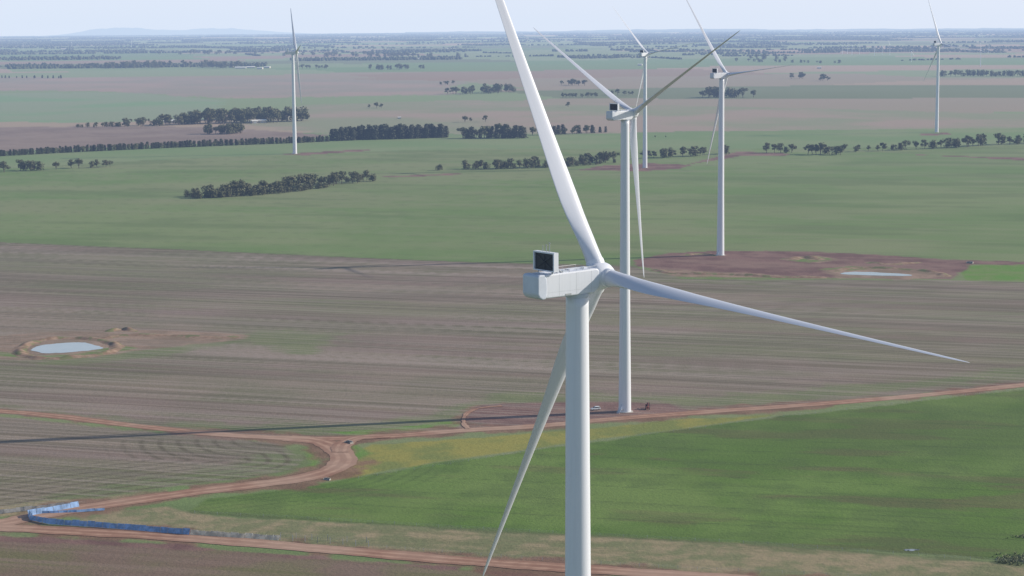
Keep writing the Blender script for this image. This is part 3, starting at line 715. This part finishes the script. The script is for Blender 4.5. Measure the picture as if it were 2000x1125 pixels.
# ------------------------------------------------------------------ vehicles
def wheelset(E,xs,w,r):
    for i,x in enumerate(xs):
        for s in(-1,1):
            V,Fc=tube((x,s*(w-.26),r),(x,s*w,r),r,r,18); mesh_obj('wheel_%d_%s'%(i+1,'l' if s>0 else 'r'),V,Fc,M_tyre,E)
            V,Fc=tube((x,s*w,r),(x,s*(w+.015),r),r*.55,r*.5,12); mesh_obj('rim_%d_%s'%(i+1,'l' if s>0 else 'r'),V,Fc,M_steel,E)
def suv(px,py,ang,mat,ute=False):
    x,y=G(px,py); E=empty('parked_car',(x,y,.08)); E.rotation_euler=(0,0,ang)
    body=[(-2.45,.45),(2.3,.42),(2.42,.7),(2.35,1.0),(1.15,1.12),(-2.4,1.12),(-2.48,.8)]
    V,Fc=prof_extrude(body,1.86); bevel(mesh_obj('body',V,Fc,mat,E),.09)
    cab=[(1.1,1.1),(.35,1.78),(-.2,1.84),(-2.0,1.78),(-2.36,1.1)]
    V,Fc=prof_extrude(cab,1.6); bevel(mesh_obj('cabin',V,Fc,mat,E),.08)
    wn=[(.88,1.17),(.3,1.68),(-1.95,1.68),(-2.2,1.17)]
    V,Fc=prof_extrude(wn,1.64); mesh_obj('side_windows',V,Fc,M_glass,E)
    V=[(1.06,-.68,1.18),(1.06,.68,1.18),(.42,.62,1.75),(.42,-.62,1.75)]; V=[(a+.03,b_,c+.02) for a,b_,c in V]; mesh_obj('windscreen',V,[(0,1,2,3)],M_glass,E)
    wheelset(E,(-1.5,1.45),.94,.38)
suv(1163,801,r_(200),M_carw)
def telehandler(px,py,ang):
    x,y=G(px,py); E=empty('telehandler',(x,y,.08)); E.rotation_euler=(0,0,ang)
    V,Fc=prof_extrude([(-2.6,.6),(2.2,.6),(2.4,1.0),(1.0,1.25),(-2.5,1.5),(-2.7,1.1)],1.3); bevel(mesh_obj('chassis',V,Fc,M_red,E),.08)
    V,Fc=box(-.6,.8,.35,1.15,1.3,2.5); bevel(mesh_obj('cab',V,Fc,M_glass,E),.08)
    V,Fc=box(-.65,.85,.3,1.2,2.5,2.6); mesh_obj('cab_roof',V,Fc,M_red,E)
    V,Fc=tube((-2.4,-.2,1.9),(3.6,-.2,2.6),.22,.18,8); mesh_obj('boom',V,Fc,M_red,E)
    V,Fc=join_parts([box(3.5,3.7,-.8,.5,.9,2.6),box(3.7,4.8,-.6,-.45,.9,1.0),box(3.7,4.8,.1,.25,.9,1.0)]); mesh_obj('fork',V,Fc,M_dark,E)
    wheelset(E,(-1.7,1.5),1.15,.62)
telehandler(1265,799,r_(85))
def culvert(px,py,ang,s=1):
    x,y=G(px,py); E=empty('concrete_culvert',(x,y,0)); E.rotation_euler=(0,0,ang); E.scale=(s,s,s)
    V,Fc=join_parts([box(-2.4,2.4,-.2,.2,0,1.5),box(-2.7,-2.4,-1.8,.2,0,1.1),box(2.4,2.7,-1.8,.2,0,1.1),box(-2.4,2.4,-1.8,-.21,0,.15)]); mesh_obj('head_wall',V,Fc,M_conc,E)
    V,Fc=tube((-1,-.22,.75),(-1,-.3,.75),.3,n=14); mesh_obj('pipe_1',V,Fc,M_dark,E)
    V,Fc=tube((1,-.22,.75),(1,-.3,.75),.3,n=14); mesh_obj('pipe_2',V,Fc,M_dark,E)
culvert(684,866,-.9,.9); culvert(640,937,-.5,.6)
culvert(1895,514,-.6,1.0)

# ------------------------------------------------------------------ atmosphere haze (absorbing / glowing air volume)
n=NT('haze_air')
SIG=(1.9e-5,2.5e-5,3.7e-5); AIR=(.82,.88,.99)
ab=n.n('ShaderNodeVolumeAbsorption'); D=8e-5
ab.inputs['Color'].default_value=tuple(1-s/D for s in SIG)+(1,); ab.inputs['Density'].default_value=D
em=n.n('ShaderNodeEmission'); ec=[s*a for s,a in zip(SIG,AIR)]; mxx=max(ec)
em.inputs['Color'].default_value=tuple(c/mxx for c in ec)+(1,); em.inputs['Strength'].default_value=mxx
ad=n.n('ShaderNodeAddShader'); n.t.links.new(ab.outputs[0],ad.inputs[0]); n.t.links.new(em.outputs[0],ad.inputs[1]); n.t.links.new(ad.outputs[0],n.out.inputs['Volume'])
V,Fc=box(-80000,80000,-80000,80000,-900,1500); mesh_obj('sky_haze',V,Fc,n.m)

# ------------------------------------------------------------------ light
SUN=Vector((.977,.21,0)).normalized(); EL=r_(25)
sd=Vector((SUN.x*math.cos(EL),SUN.y*math.cos(EL),math.sin(EL)))
l=bpy.data.lights.new('sun','SUN'); l.energy=5.0; l.angle=r_(.5); l.color=(1,.93,.84)
so=link(bpy.data.objects.new('sun',l)); so.rotation_euler=sd.to_track_quat('Z','Y').to_euler(); so.location=(0,0,500)
w=bpy.data.worlds.new('World'); scene.world=w; w.use_nodes=True; t=w.node_tree; t.nodes.clear()
o=t.nodes.new('ShaderNodeOutputWorld'); bg=t.nodes.new('ShaderNodeBackground'); sk=t.nodes.new('ShaderNodeTexSky'); sk.sky_type='NISHITA'; sk.sun_disc=False
sk.sun_elevation=EL; sk.sun_rotation=math.atan2(SUN.x,SUN.y); sk.altitude=200; sk.dust_density=1.0
bg.inputs[1].default_value=.11; t.links.new(sk.outputs[0],bg.inputs[0]); t.links.new(bg.outputs[0],o.inputs[0])
